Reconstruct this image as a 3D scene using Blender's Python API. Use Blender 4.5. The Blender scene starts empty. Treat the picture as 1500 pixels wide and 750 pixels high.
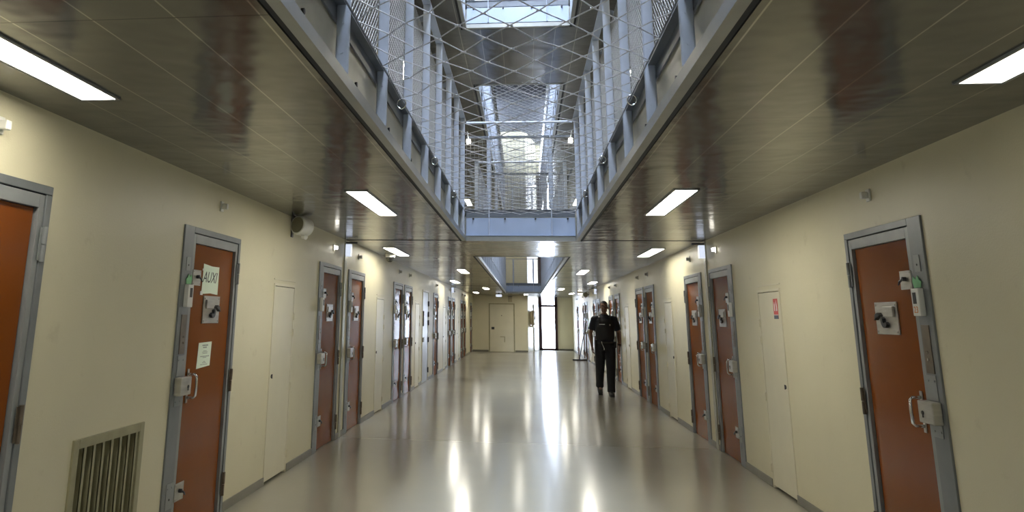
import bpy, bmesh, math, random
from mathutils import Vector, Matrix
random.seed(7)
C = bpy.context.scene.collection
PI = math.pi

# ------------------------------------------------------------------ dimensions
HW = 2.33          # half width of the corridor
CZ = 2.48          # corridor ceiling
GAP = 0.80         # edge of the ceiling tiles at the opening
LIP = 0.72         # inner edge of the steel lip
LEV = 2.98         # storey height
OP1 = (-3.0, 10.57)
OP2 = (13.3, 33.6)
YN, YE = -3.2, 37.0
JOINTS = (10.47, 26.15)

# ------------------------------------------------------------------ materials
def nd(nt, t, **k):
    n = nt.nodes.new(t)
    for a, v in k.items():
        setattr(n, a, v)
    return n

def mat(name, col, rough=0.5, metal=0.0, var=0.0, vscale=3.0, bump=0.0, bscale=40.0, coat=0.0, spec=0.5,
        stretch=(1, 1, 1), rvar=0.0, emit=None, estr=0.0, trans=0.0):
    m = bpy.data.materials.new(name); m.use_nodes = True
    nt = m.node_tree; b = nt.nodes['Principled BSDF']
    b.inputs['Base Color'].default_value = (*col, 1)
    b.inputs['Roughness'].default_value = rough
    b.inputs['Metallic'].default_value = metal
    b.inputs['Specular IOR Level'].default_value = spec
    b.inputs['Coat Weight'].default_value = coat
    b.inputs['Coat Roughness'].default_value = 0.08
    b.inputs['Transmission Weight'].default_value = trans
    if emit:
        b.inputs['Emission Color'].default_value = (*emit, 1)
        b.inputs['Emission Strength'].default_value = estr
    tc = nd(nt, 'ShaderNodeTexCoord'); mp = nd(nt, 'ShaderNodeMapping')
    mp.inputs['Scale'].default_value = stretch
    nt.links.new(tc.outputs['Object'], mp.inputs['Vector'])
    n = nd(nt, 'ShaderNodeTexNoise'); n.inputs['Scale'].default_value = vscale; n.inputs['Detail'].default_value = 6
    nt.links.new(mp.outputs[0], n.inputs['Vector'])
    rp = nd(nt, 'ShaderNodeMapRange')
    rp.inputs['From Min'].default_value = 0.3; rp.inputs['From Max'].default_value = 0.7
    rp.inputs['To Min'].default_value = 1 - var; rp.inputs['To Max'].default_value = 1 + var
    nt.links.new(n.outputs['Fac'], rp.inputs['Value'])
    mx = nd(nt, 'ShaderNodeMix', data_type='RGBA', blend_type='MULTIPLY')
    mx.inputs[0].default_value = 1.0
    mx.inputs[6].default_value = (*col, 1)
    nt.links.new(rp.outputs[0], mx.inputs[7])
    nt.links.new(mx.outputs[2], b.inputs['Base Color'])
    if rvar:
        r2 = nd(nt, 'ShaderNodeMapRange')
        r2.inputs['From Min'].default_value = 0.3; r2.inputs['From Max'].default_value = 0.7
        r2.inputs['To Min'].default_value = max(0.01, rough - rvar); r2.inputs['To Max'].default_value = rough + rvar
        nt.links.new(n.outputs['Fac'], r2.inputs['Value']); nt.links.new(r2.outputs[0], b.inputs['Roughness'])
    if bump:
        n2 = nd(nt, 'ShaderNodeTexNoise'); n2.inputs['Scale'].default_value = bscale; n2.inputs['Detail'].default_value = 3
        nt.links.new(mp.outputs[0], n2.inputs['Vector'])
        bp = nd(nt, 'ShaderNodeBump'); bp.inputs['Strength'].default_value = 1.0; bp.inputs['Distance'].default_value = bump
        nt.links.new(n2.outputs['Fac'], bp.inputs['Height']); nt.links.new(bp.outputs[0], b.inputs['Normal'])
    return m

def polished(m, rough, f0, cap, power=5.0):
    """diffuse body under a thin clear polish: Schlick reflectance f0..cap"""
    nt = m.node_tree; b = nt.nodes['Principled BSDF']
    lk = b.inputs['Base Color'].links[0].from_socket
    df = nd(nt, 'ShaderNodeBsdfDiffuse'); nt.links.new(lk, df.inputs['Color'])
    gl = nd(nt, 'ShaderNodeBsdfGlossy'); gl.inputs['Color'].default_value = (1, 1, 1, 1); gl.inputs['Roughness'].default_value = rough
    lw = nd(nt, 'ShaderNodeLayerWeight'); lw.inputs['Blend'].default_value = 0.5
    p = nd(nt, 'ShaderNodeMath', operation='POWER'); nt.links.new(lw.outputs['Facing'], p.inputs[0]); p.inputs[1].default_value = power
    mr = nd(nt, 'ShaderNodeMapRange'); mr.inputs['To Min'].default_value = f0; mr.inputs['To Max'].default_value = 1.0
    nt.links.new(p.outputs[0], mr.inputs['Value'])
    mn = nd(nt, 'ShaderNodeMath', operation='MINIMUM'); nt.links.new(mr.outputs[0], mn.inputs[0]); mn.inputs[1].default_value = cap
    ms = nd(nt, 'ShaderNodeMixShader'); nt.links.new(mn.outputs[0], ms.inputs[0]); nt.links.new(df.outputs[0], ms.inputs[1]); nt.links.new(gl.outputs[0], ms.inputs[2])
    nt.links.new(ms.outputs[0], nt.nodes['Material Output'].inputs['Surface']); nt.nodes.remove(b)
    return m

def mth(nt, op, a, b=None):
    n = nd(nt, 'ShaderNodeMath', operation=op)
    for i, v in enumerate((a, b)):
        if v is None: continue
        if isinstance(v, (int, float)): n.inputs[i].default_value = v
        else: nt.links.new(v, n.inputs[i])
    return n.outputs[0]

M = {}
M['orange'] = mat('orange_door_laminate', (0.20, 0.054, 0.008), 0.277, var=0.05, vscale=3, spec=0.5)
polished(M['orange'], 0.13, 0.035, 0.135)
M['steel'] = mat('grey_painted_steel', (0.27, 0.285, 0.29), 0.38, 0.25, var=0.08, vscale=8, bump=0.0003, bscale=60)
M['jamb'] = mat('dark_grey_painted_steel', (0.19, 0.205, 0.215), 0.4, 0.25, var=0.10, vscale=6, bump=0.0003, bscale=60)
M['plate'] = mat('brushed_steel_plate', (0.5, 0.49, 0.46), 0.33, 0.7, var=0.12, vscale=9, stretch=(1, 1, 6))
M['brown_plate'] = mat('tarnished_steel_plate', (0.17, 0.14, 0.11), 0.35, 0.6, var=0.2, vscale=12)
M['black'] = mat('black_gap', (0.012, 0.012, 0.012), 0.6)
M['darkmetal'] = mat('dark_metal', (0.05, 0.05, 0.052), 0.35, 0.6)
M['chrome'] = mat('polished_chrome', (0.65, 0.65, 0.64), 0.2, 1.0)
M['white'] = mat('white_plastic', (0.72, 0.72, 0.68), 0.35, var=0.03)
M['cream_door'] = mat('cream_painted_hatch', (0.65, 0.61, 0.46), 0.36, var=0.04, vscale=2.5)
M['paper'] = mat('pale_green_paper', (0.74, 0.84, 0.70), 0.8, var=0.02)
M['green'] = mat('green_paper', (0.25, 0.55, 0.30), 0.8, var=0.06)
M['ink'] = mat('black_ink', (0.02, 0.02, 0.02), 0.7)
M['greyink'] = mat('grey_ink', (0.22, 0.24, 0.22), 0.7)
M['orangeink'] = mat('orange_ink', (0.65, 0.2, 0.03), 0.7)
M['red'] = mat('red_sticker', (0.55, 0.03, 0.03), 0.4)
M['signwhite'] = mat('white_print', (0.8, 0.8, 0.8), 0.5)
M['signgrey'] = mat('blue_grey_print', (0.06, 0.08, 0.12), 0.5)
M['fence'] = mat('blue_grey_galvanised_steel', (0.52, 0.57, 0.67), 0.38, 0.15, var=0.10, vscale=7, bump=0.0004, bscale=50)
M['rail'] = mat('dark_slate_steel', (0.14, 0.155, 0.175), 0.36, 0.35, var=0.15, vscale=7)
M['mesh'] = mat('galvanised_expanded_metal', (0.30, 0.30, 0.29), 0.42, 0.5, var=0.12, vscale=12)
M['lip'] = mat('pale_lip_steel', (0.33, 0.335, 0.31), 0.3, 0.3, var=0.10, vscale=5)
M['fascia'] = mat('slab_edge_paint', (0.52, 0.51, 0.43), 0.33, 0.1, var=0.25, vscale=1.7, bump=0.002, bscale=8)
M['beam'] = mat('blue_grey_beam_paint', (0.38, 0.455, 0.60), 0.32, 0.15, var=0.08, vscale=3)
M['net'] = mat('grey_twisted_wire', (0.56, 0.57, 0.60), 0.45, 0.2, var=0.2, vscale=60)
M['olive'] = mat('olive_grille_paint', (0.33, 0.31, 0.19), 0.45, 0.1, var=0.12, vscale=8)
M['dark_room'] = mat('dark_duct', (0.03, 0.028, 0.022), 0.9)
M['skirt'] = mat('olive_grey_skirting', (0.16, 0.15, 0.115), 0.35, var=0.10, vscale=5)
M['strip'] = mat('aluminium_joint_cover', (0.42, 0.42, 0.36), 0.3, 0.6, var=0.1, vscale=5)
M['maroon'] = mat('dark_maroon_frame', (0.03, 0.006, 0.007), 0.4)
M['dome'] = mat('smoked_dome', (0.02, 0.02, 0.02), 0.12, coat=0.5)
M['grille'] = mat('olive_speaker_grille', (0.22, 0.21, 0.15), 0.6, var=0.1, vscale=90)
M['greydoor'] = mat('blue_grey_metal_door', (0.24, 0.26, 0.29), 0.3, 0.3, var=0.06)
M['beige'] = mat('beige_enamel', (0.42, 0.36, 0.23), 0.45, var=0.05)
M['lamp'] = mat('lit_diffuser', (0.9, 0.9, 0.88), 0.5, emit=(1.0, 0.95, 0.82), estr=25.0)
M['calllit'] = mat('lit_call_lamp', (0.9, 0.9, 0.85), 0.4, emit=(1.0, 0.95, 0.85), estr=6.0)
M['exitlit'] = mat('lit_sign_box', (0.8, 0.85, 0.95), 0.3, emit=(0.72, 0.80, 1.0), estr=0.8)
M['roof'] = mat('grey_roof_panels', (0.10, 0.105, 0.12), 0.75, 0.0, spec=0.2, var=0.08)
M['upwall'] = mat('upper_wall_paint', (0.55, 0.51, 0.38), 0.55, var=0.05)
M['skin'] = mat('brown_skin', (0.17, 0.085, 0.05), 0.5, var=0.06, vscale=30)
M['hair'] = mat('short_black_hair', (0.012, 0.010, 0.009), 0.75, bump=0.002, bscale=300)
M['shirt'] = mat('dark_navy_polo', (0.012, 0.014, 0.022), 0.85, var=0.2, vscale=14, bump=0.004, bscale=22)
M['trouser'] = mat('black_trousers', (0.008, 0.008, 0.010), 0.85, var=0.2, vscale=14, bump=0.005, bscale=16)
M['vest'] = mat('black_tactical_vest', (0.006, 0.006, 0.007), 0.7, var=0.2, vscale=20, bump=0.003, bscale=40)
M['boot'] = mat('black_boots', (0.006, 0.006, 0.006), 0.5)
M['eye'] = mat('eye_white', (0.6, 0.58, 0.55), 0.2)
M['lips'] = mat('lips', (0.16, 0.06, 0.045), 0.5)

def wall_mat():
    m = mat('cream_wall_paint', (0.64, 0.595, 0.42), 0.42, var=0.035, vscale=1.3, bump=0.0009, bscale=120)
    nt = m.node_tree; b = nt.nodes['Principled BSDF']
    src = b.inputs['Base Color'].links[0].from_socket
    # scuffs and rubbed dirt patches
    tc = nd(nt, 'ShaderNodeTexCoord'); n = nd(nt, 'ShaderNodeTexNoise'); n.inputs['Scale'].default_value = 5.5; n.inputs['Detail'].default_value = 8
    n.inputs['Roughness'].default_value = 0.65
    nt.links.new(tc.outputs['Object'], n.inputs['Vector'])
    r = nd(nt, 'ShaderNodeMapRange'); r.inputs['From Min'].default_value = 0.62; r.inputs['From Max'].default_value = 0.78
    r.inputs['To Min'].default_value = 0.0; r.inputs['To Max'].default_value = 0.35
    nt.links.new(n.outputs['Fac'], r.inputs['Value'])
    mx = nd(nt, 'ShaderNodeMix', data_type='RGBA'); nt.links.new(r.outputs[0], mx.inputs[0])
    nt.links.new(src, mx.inputs[6]); mx.inputs[7].default_value = (0.40, 0.34, 0.20, 1)
    nt.links.new(mx.outputs[2], b.inputs['Base Color'])
    return m
M['wall'] = wall_mat()

def floor_mat():
    m = mat('polished_resin_floor', (0.315, 0.30, 0.24), 0.277, var=0.05, vscale=0.7, spec=1.0)
    nt = m.node_tree; b = nt.nodes['Principled BSDF']
    src = b.inputs['Base Color'].links[0].from_socket
    tc = nd(nt, 'ShaderNodeTexCoord'); sp = nd(nt, 'ShaderNodeSeparateXYZ'); nt.links.new(tc.outputs['Object'], sp.inputs[0])
    dist = None
    for y in (10.47, 20.9, 4.2 - 4.9):
        d = mth(nt, 'ABSOLUTE', mth(nt, 'SUBTRACT', sp.outputs['Y'], y))
        dist = d if dist is None else mth(nt, 'MINIMUM', dist, d)
    seam = mth(nt, 'LESS_THAN', dist, 0.022)
    core = mth(nt, 'LESS_THAN', dist, 0.008)
    mx = nd(nt, 'ShaderNodeMix', data_type='RGBA'); nt.links.new(seam, mx.inputs[0]); nt.links.new(src, mx.inputs[6]); mx.inputs[7].default_value = (0.42, 0.40, 0.30, 1)
    m2 = nd(nt, 'ShaderNodeMix', data_type='RGBA'); nt.links.new(core, m2.inputs[0]); nt.links.new(mx.outputs[2], m2.inputs[6]); m2.inputs[7].default_value = (0.10, 0.09, 0.06, 1)
    nt.links.new(m2.outputs[2], b.inputs['Base Color'])
    # gentle undulation, longer across than along
    mp = nd(nt, 'ShaderNodeMapping'); mp.inputs['Scale'].default_value = (1.6, 1.1, 1)
    nt.links.new(tc.outputs['Object'], mp.inputs[0])
    n = nd(nt, 'ShaderNodeTexNoise'); n.inputs['Scale'].default_value = 2.2; n.inputs['Detail'].default_value = 2
    nt.links.new(mp.outputs[0], n.inputs['Vector'])
    # smudges
    return m
M['floor'] = polished(floor_mat(), 0.15, 0.06, 0.44)

def ceil_mat(name='metal_ceiling_tiles', col=(0.175, 0.172, 0.16)):
    m = mat(name, col, 0.17, 0.75, var=0.05, vscale=1.0, rvar=0.04)
    nt = m.node_tree; b = nt.nodes['Principled BSDF']
    src = b.inputs['Base Color'].links[0].from_socket
    tc = nd(nt, 'ShaderNodeTexCoord'); sp = nd(nt, 'ShaderNodeSeparateXYZ'); nt.links.new(tc.outputs['Object'], sp.inputs[0])
    ax = mth(nt, 'ABSOLUTE', sp.outputs['X'])
    fx = mth(nt, 'ABSOLUTE', mth(nt, 'SUBTRACT', mth(nt, 'FRACT', mth(nt, 'DIVIDE', mth(nt, 'ADD', ax, 0.15 - 0.83 + 3.0), 0.30)), 0.5))
    fy = mth(nt, 'ABSOLUTE', mth(nt, 'SUBTRACT', mth(nt, 'FRACT', mth(nt, 'DIVIDE', mth(nt, 'ADD', sp.outputs['Y'], 0.7775 - 2.42 + 15.55), 1.555)), 0.5))
    sx = mth(nt, 'LESS_THAN', fx, 0.012); sy = mth(nt, 'LESS_THAN', fy, 0.0026)
    mx = nd(nt, 'ShaderNodeMix', data_type='RGBA'); nt.links.new(sx, mx.inputs[0]); nt.links.new(src, mx.inputs[6]); mx.inputs[7].default_value = (0.5, 0.49, 0.45, 1)
    m2 = nd(nt, 'ShaderNodeMix', data_type='RGBA'); nt.links.new(sy, m2.inputs[0]); nt.links.new(mx.outputs[2], m2.inputs[6]); m2.inputs[7].default_value = (0.05, 0.05, 0.045, 1)
    nt.links.new(m2.outputs[2], b.inputs['Base Color'])
    n = nd(nt, 'ShaderNodeTexNoise'); n.inputs['Scale'].default_value = 3.2; n.inputs['Detail'].default_value = 2
    nt.links.new(tc.outputs['Object'], n.inputs['Vector'])
    bp = nd(nt, 'ShaderNodeBump'); bp.inputs['Distance'].default_value = 0.008
    nt.links.new(n.outputs['Fac'], bp.inputs['Height']); nt.links.new(bp.outputs[0], b.inputs['Normal'])
    return m
M['ceil'] = ceil_mat()

# ------------------------------------------------------------------ mesh helpers
class MB:
    """collects shapes into one mesh"""
    def __init__(s): s.bm = bmesh.new()
    def box(s, x0, x1, y0, y1, z0, z1, bev=0.0):
        if x0 > x1: x0, x1 = x1, x0
        if y0 > y1: y0, y1 = y1, y0
        if z0 > z1: z0, z1 = z1, z0
        v = [s.bm.verts.new(p) for p in ((x0,y0,z0),(x1,y0,z0),(x1,y1,z0),(x0,y1,z0),(x0,y0,z1),(x1,y0,z1),(x1,y1,z1),(x0,y1,z1))]
        fs = [s.bm.faces.new([v[i] for i in f]) for f in ((3,2,1,0),(4,5,6,7),(0,1,5,4),(1,2,6,5),(2,3,7,6),(3,0,4,7))]
        if bev > 0:
            bev = min(bev, 0.45 * min(x1-x0, y1-y0, z1-z0))
            es = list({e for f in fs for e in f.edges})
            bmesh.ops.bevel(s.bm, geom=es, offset=bev, segments=2, affect='EDGES', profile=0.5)
        return s
    def prism(s, pts, axis, a, b):
        """polygon pts in the two other axes (in xyz order) extruded along axis from a to b"""
        def P(p, t):
            if axis == 'x': return (t, p[0], p[1])
            if axis == 'y': return (p[0], t, p[1])
            return (p[0], p[1], t)
        A = [s.bm.verts.new(P(p, a)) for p in pts]; B = [s.bm.verts.new(P(p, b)) for p in pts]
        s.bm.faces.new(A); s.bm.faces.new(B[::-1])
        n = len(pts)
        for i in range(n): s.bm.faces.new((A[i], B[i], B[(i+1) % n], A[(i+1) % n]))
        return s
    def tube(s, path, r, seg=8, closed=False):
        path = [Vector(p) for p in path]; n = len(path); rings = []
        rr = r if isinstance(r, (list, tuple)) else [r] * n
        up = None
        for i, p in enumerate(path):
            if closed: t = path[(i+1) % n] - path[i-1]
            else: t = path[min(i+1, n-1)] - path[max(i-1, 0)]
            t.normalize()
            if up is None:
                up = Vector((0, 0, 1)) if abs(t.z) < 0.8 else Vector((0, 1, 0))
            a = t.cross(up)
            if a.length < 1e-5: a = t.orthogonal()
            a.normalize(); bb = a.cross(t).normalized(); up = bb
            ra = rr[i] if isinstance(rr[i], (list, tuple)) else (rr[i], rr[i])
            rings.append([s.bm.verts.new(p + a*(ra[0]*math.cos(2*PI*k/seg)) + bb*(ra[1]*math.sin(2*PI*k/seg))) for k in range(seg)])
        m = n if closed else n-1
        for i in range(m):
            A, B = rings[i], rings[(i+1) % n]
            for k in range(seg): s.bm.faces.new((A[k], A[(k+1) % seg], B[(k+1) % seg], B[k]))
        if not closed:
            s.bm.faces.new(rings[0][::-1]); s.bm.faces.new(rings[-1])
        return s
    def ball(s, c, r, seg=16, rings=10, rot=None):
        r = r if isinstance(r, (list, tuple)) else (r, r, r)
        mt = Matrix.Translation(c) @ (rot or Matrix.Identity(4)) @ Matrix.Diagonal((*r, 1))
        bmesh.ops.create_uvsphere(s.bm, u_segments=seg, v_segments=rings, radius=1, matrix=mt)
        return s
    def cyl(s, a, b, r, seg=16): return s.tube([a, b], r, seg)
    def build(s, name, m, parent=None, smooth=False, loc=None):
        bmesh.ops.recalc_face_normals(s.bm, faces=s.bm.faces)
        me = bpy.data.meshes.new(name); s.bm.to_mesh(me); s.bm.free()
        me.materials.append(m)
        if smooth:
            for p in me.polygons: p.use_smooth = True
        o = bpy.data.objects.new(name, me); C.objects.link(o)
        if parent: o.parent = parent
        if loc: o.location = loc
        return o

def empty(name, loc=(0, 0, 0), rz=0):
    o = bpy.data.objects.new(name, None); C.objects.link(o); o.location = loc; o.rotation_euler = (0, 0, rz)
    o.empty_display_size = 0.1
    return o
def tag(o, label=None, cat=None, group=None, kind=None):
    if label: o['label'] = label
    if cat: o['category'] = cat
    if group: o['group'] = group
    if kind: o['kind'] = kind
    return o
def copy_tree(o, parent=None):
    c = o.copy(); C.objects.link(c); c.parent = parent
    for ch in list(o.children): copy_tree(ch, c)
    return c
def struct(o, label=None): return tag(o, label, None, None, 'structure')

def text_mesh(txt, size, m, name, parent, origin, right, up, shear=0.0, depth=0.0006, space=1.0):
    cu = bpy.data.curves.new(name, 'FONT'); cu.body = txt; cu.size = size; cu.shear = shear
    cu.align_x = 'CENTER'; cu.align_y = 'CENTER'; cu.extrude = depth; cu.space_character = space; cu.resolution_u = 3
    t = bpy.data.objects.new(name, cu); C.objects.link(t)
    bpy.context.view_layer.update()
    me = bpy.data.meshes.new_from_object(t.evaluated_get(bpy.context.evaluated_depsgraph_get()))
    bpy.data.objects.remove(t); bpy.data.curves.remove(cu)
    right = Vector(right); up = Vector(up); n = right.cross(up)
    mt = Matrix(((right.x, up.x, n.x, origin[0]), (right.y, up.y, n.y, origin[1]), (right.z, up.z, n.z, origin[2]), (0, 0, 0, 1)))
    me.transform(mt); me.materials.clear(); me.materials.append(m); me.name = name
    o = bpy.data.objects.new(name, me); C.objects.link(o); o.parent = parent
    return o

# ------------------------------------------------------------------ SETTING
# cell doors: (near edge y, kind)
LD = [(2.60, 'o'), (5.345, 'o'), (9.14, 'o'), (10.71, 'o'), (14.53, 'o'), (15.87, 'o'), (18.78, 'g'), (21.05, 'o'), (25.05, 'o'), (26.45, 'o'), (30.05, 'o'), (31.45, 'o'), (35.3, 'o')]
RD = [(4.865, 'o'), (9.22, 'o'), (10.80, 'o'), (14.73, 'o'), (16.02, 'o'), (20.05, 'o'), (21.5, 'o'), (25.3, 'o'), (26.65, 'o'), (30.3, 'o'), (31.65, 'o'), (35.3, 'o')]
LH = [7.48, 12.88, 17.55, 23.6, 28.4]
RH = [7.60, 13.05, 18.45, 23.9, 29.0]
DW, DH = 1.125, 2.108
HWD, HHT = 0.70, 1.79
VENT = (4.20, 5.0, 0.18, 0.84)

def wall(side, name, holes):
    """front skin with niches 7 cm deep, solid backing behind it"""
    mb = MB(); a, b, c = HW, HW + 0.07, HW + 0.22
    mb.box(side*b, side*c, YN, 40.2, 0, CZ)
    y = YN
    for (y0, y1, z0, z1) in sorted(holes):
        mb.box(side*a, side*b, y, y0, 0, CZ)
        if z0 > 0: mb.box(side*a, side*b, y0, y1, 0, z0)
        mb.box(side*a, side*b, y0, y1, z1, CZ)
        y = y1
    mb.box(side*a, side*b, y, 40.2, 0, CZ)
    o = mb.build(name, M['wall'])
    return struct(o, 'cream painted corridor wall holding the row of orange cell doors' + (', the one with the vent grille' if side < 0 else ', the one the guard walks beside'))
def holes(doors, hatches): return [(y, y+DW, 0, DH) for y, k in doors] + [(y, y+HWD, 0, HHT) for y in hatches]
wall(-1, 'wall_left', holes(LD, LH) + [VENT])
wall(1, 'wall_right', holes(RD, RH))

mb = MB(); mb.box(-HW-0.25, HW+0.25, YN, 40.6, -0.15, 0); struct(mb.build('floor', M['floor']), 'glossy beige resin corridor floor with reflections')

# baseboards between the doors
def baseboard(side, name, doors, hatches, extra=()):
    cuts = sorted([(y, y+DW) for y, k in doors] + [(y, y+HWD) for y in hatches])
    mb = MB(); y = YN
    for a, b in cuts + [(40.0, 40.0)]:
        if a - y > 0.02: mb.box(side*(HW-0.012), side*(HW-0.0005), y, a, 0.0005, 0.07, 0.003)
        y = b
    struct(mb.build(name, M['skirt']), 'olive grey skirting strip along the ' + ('wall with the vent grille' if side < 0 else 'wall beside the guard'))
baseboard(-1, 'baseboard_left', LD, LH); baseboard(1, 'baseboard_right', RD, RH)

# storeys: tiled soffit, slab, gallery wall
def slab(zc, nm, cm):
    """zc = underside height: soffit + slab edge for both sides and the bridges"""
    top = zc + 0.33
    segs = ((-1, 'left'), (1, 'right'))
    for sd, s in segs:
        mb = MB(); mb.box(sd*GAP, sd*(HW+0.1), YN, 40.2, zc, zc+0.03)
        struct(mb.build('ceiling_' + s + nm, cm), 'glossy taupe metal tile ceiling over the ' + s + ' side' + (' of the gallery above' if nm else ' of the corridor'))
        mb = MB(); mb.box(sd*GAP, sd*(HW+0.15), YN, 40.2, zc+0.05, top)
        struct(mb.build('slab_' + s + nm, M['fascia']), 'pale slab edge of the ' + s + ' gallery' + (' on the top storey' if nm else ' above the corridor'))
    for i, (a, b) in enumerate(((OP1[1], OP2[0]), (OP2[1], 40.2))):
        mb = MB(); mb.box(-GAP+0.001, GAP-0.001, a, b, zc, zc+0.03)
        w = ('middle', 'far')[i]
        struct(mb.build('ceiling_' + w + nm, cm), 'glossy metal tile underside of the ' + w + ' bridge' + (' on the top storey' if nm else ''))
        mb = MB(); mb.box(-GAP+0.001, GAP-0.001, a+0.05, b-0.05, zc+0.05, top)
        struct(mb.build('slab_' + w + nm, M['fascia']), 'slab of the ' + w + ' bridge' + (' on the top storey' if nm else ''))
M['ceil2'] = ceil_mat('upper_metal_ceiling_tiles', (0.11, 0.115, 0.13))
slab(CZ, '', M['ceil']); slab(CZ+LEV, '_upper', M['ceil2'])
for sd, s in ((-1, 'left'), (1, 'right')):
    mb = MB(); mb.box(sd*HW, sd*(HW+0.2), YN, 40.2, CZ+0.34, CZ+LEV-0.001)
    struct(mb.build('wall_%s_gallery' % s, M['upwall']), 'cream wall behind the %s gallery railing' % s)
    mb = MB(); mb.box(sd*HW, sd*(HW+0.2), YN, 40.2, CZ+LEV+0.34, CZ+2*LEV)
    struct(mb.build('wall_%s_top' % s, M['upwall']), 'cream wall behind the %s top gallery' % s)
    mb = MB(); mb.box(sd*GAP, sd*(HW+0.2), YN, 40.2, CZ+2*LEV, CZ+2*LEV+0.12)
    struct(mb.build('ceiling_%s_top' % s, M['ceil2']), 'grey ceiling over the %s top gallery' % s)
    # lantern: low curb; mullioned side glazing added, out of view, to light the far end
    mb = MB(); mb.box(sd*1.6, sd*1.72, YN, 40.2, CZ+2*LEV+0.12, 9.45); mb.box(sd*1.6, sd*1.72, YN, 40.2, 10.0, 10.25); mb.box(sd*1.6, sd*1.72, YN, 31.3, 9.45, 10.0)
    for y in [31.3 + 1.5*i for i in range(6)]: mb.box(sd*1.6, sd*1.72, y-0.04, y+0.04, 9.45, 10.0)
    struct(mb.build('window_%d' % (2 if sd < 0 else 3), M['roof']), 'unseen clerestory band added to light the end wall from the %s' % s)
mb = MB(); mb.box(-1.72, 1.72, 21.2, 40.2, 10.12, 10.25); mb.box(-1.72, -GAP, YN, 21.2, 10.12, 10.25); mb.box(GAP, 1.72, YN, 21.2, 10.12, 10.25); struct(mb.build('roof_panel', M['roof']), 'opaque grey roof panels beyond the skylight')
# skylight: glazing bars over the near part of the lantern
mb = MB()
for y in [YN + 1.2*i for i in range(21)]: mb.box(-GAP, GAP, y-0.03, y+0.03, 10.12, 10.2)
for x in (-GAP, 0, GAP): mb.box(x-0.03, x+0.03, YN, 21.2, 10.12, 10.2)
struct(mb.build('window_4', M['fence']), 'skylight glazing bars above the well')

# wall behind the viewpoint
mb = MB(); mb.box(-HW-0.2, HW+0.2, YN-0.2, YN, 0, 10.2); struct(mb.build('wall_back', M['wall']), 'cream wall behind the viewpoint')
# end wall (left part in front, window part behind)
mb = MB(); mb.box(-HW, 0.05, YE, YE+0.12, 0, 10.12); struct(mb.build('wall_end', M['wall']), 'cream end wall with the flush cell door')
mb = MB(); mb.prism([(0.05, YE), (0.05, YE+0.12), (0.62, 39.92), (0.74, 39.92), (0.17, YE)], 'z', 0, 10.12)
struct(mb.build('wall_splay', M['wall']), 'angled wall beside the tall end window')
WX0, WX1 = 0.72, 1.60
mb = MB(); mb.box(WX1, HW, 39.8, 39.95, 0, 10.12); mb.box(0.6, WX1, 39.8, 39.95, 8.4, 10.12)
struct(mb.build('wall_end_right', M['wall']), 'cream end wall to the right of the tall window')
mb = MB()
for x in (WX0, WX1-0.14): mb.box(x, x+0.14, 39.74, 39.86, 0.0, 8.4)
for z in (0.0, 2.02, 2.9, 4.9, 6.2): mb.box(WX0, WX1, 39.74, 39.86, z, z+0.10)
w = struct(mb.build('window_1', M['maroon']), 'tall narrow end window with dark maroon frame and bright daylight')
g = bpy.data.materials.new('clear_glass'); g.use_nodes = True; nt = g.node_tree
nt.nodes.remove(nt.nodes['Principled BSDF']); tr = nd(nt, 'ShaderNodeBsdfTransparent'); gl = nd(nt, 'ShaderNodeBsdfGlossy'); gl.inputs['Roughness'].default_value = 0.05
ms = nd(nt, 'ShaderNodeMixShader'); ms.inputs[0].default_value = 0.06; nt.links.new(tr.outputs[0], ms.inputs[1]); nt.links.new(gl.outputs[0], ms.inputs[2])
nt.links.new(ms.outputs[0], nt.nodes['Material Output'].inputs[0])
mb = MB(); mb.box(WX0+0.02, WX1-0.02, 39.795, 39.805, 0.05, 8.38); mb.build('pane', g, w)

# ------------------------------------------------------------------ cell doors
class LB(MB):
    """local builder for one side: s along the corridor, n out of the wall"""
    def __init__(s, side): super().__init__(); s.sd = side
    def b(s, s0, s1, n0, n1, z0, z1, bev=0.0):
        return s.box(-s.sd*n0, -s.sd*n1, s0, s1, z0, z1, bev)
    def t(s, pts, r, seg=8): return s.tube([(-s.sd*n, a, z) for a, n, z in pts], r, seg)
    def poly(s, pts, n0, n1): return s.prism(pts, 'x', -s.sd*n0, -s.sd*n1)

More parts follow.
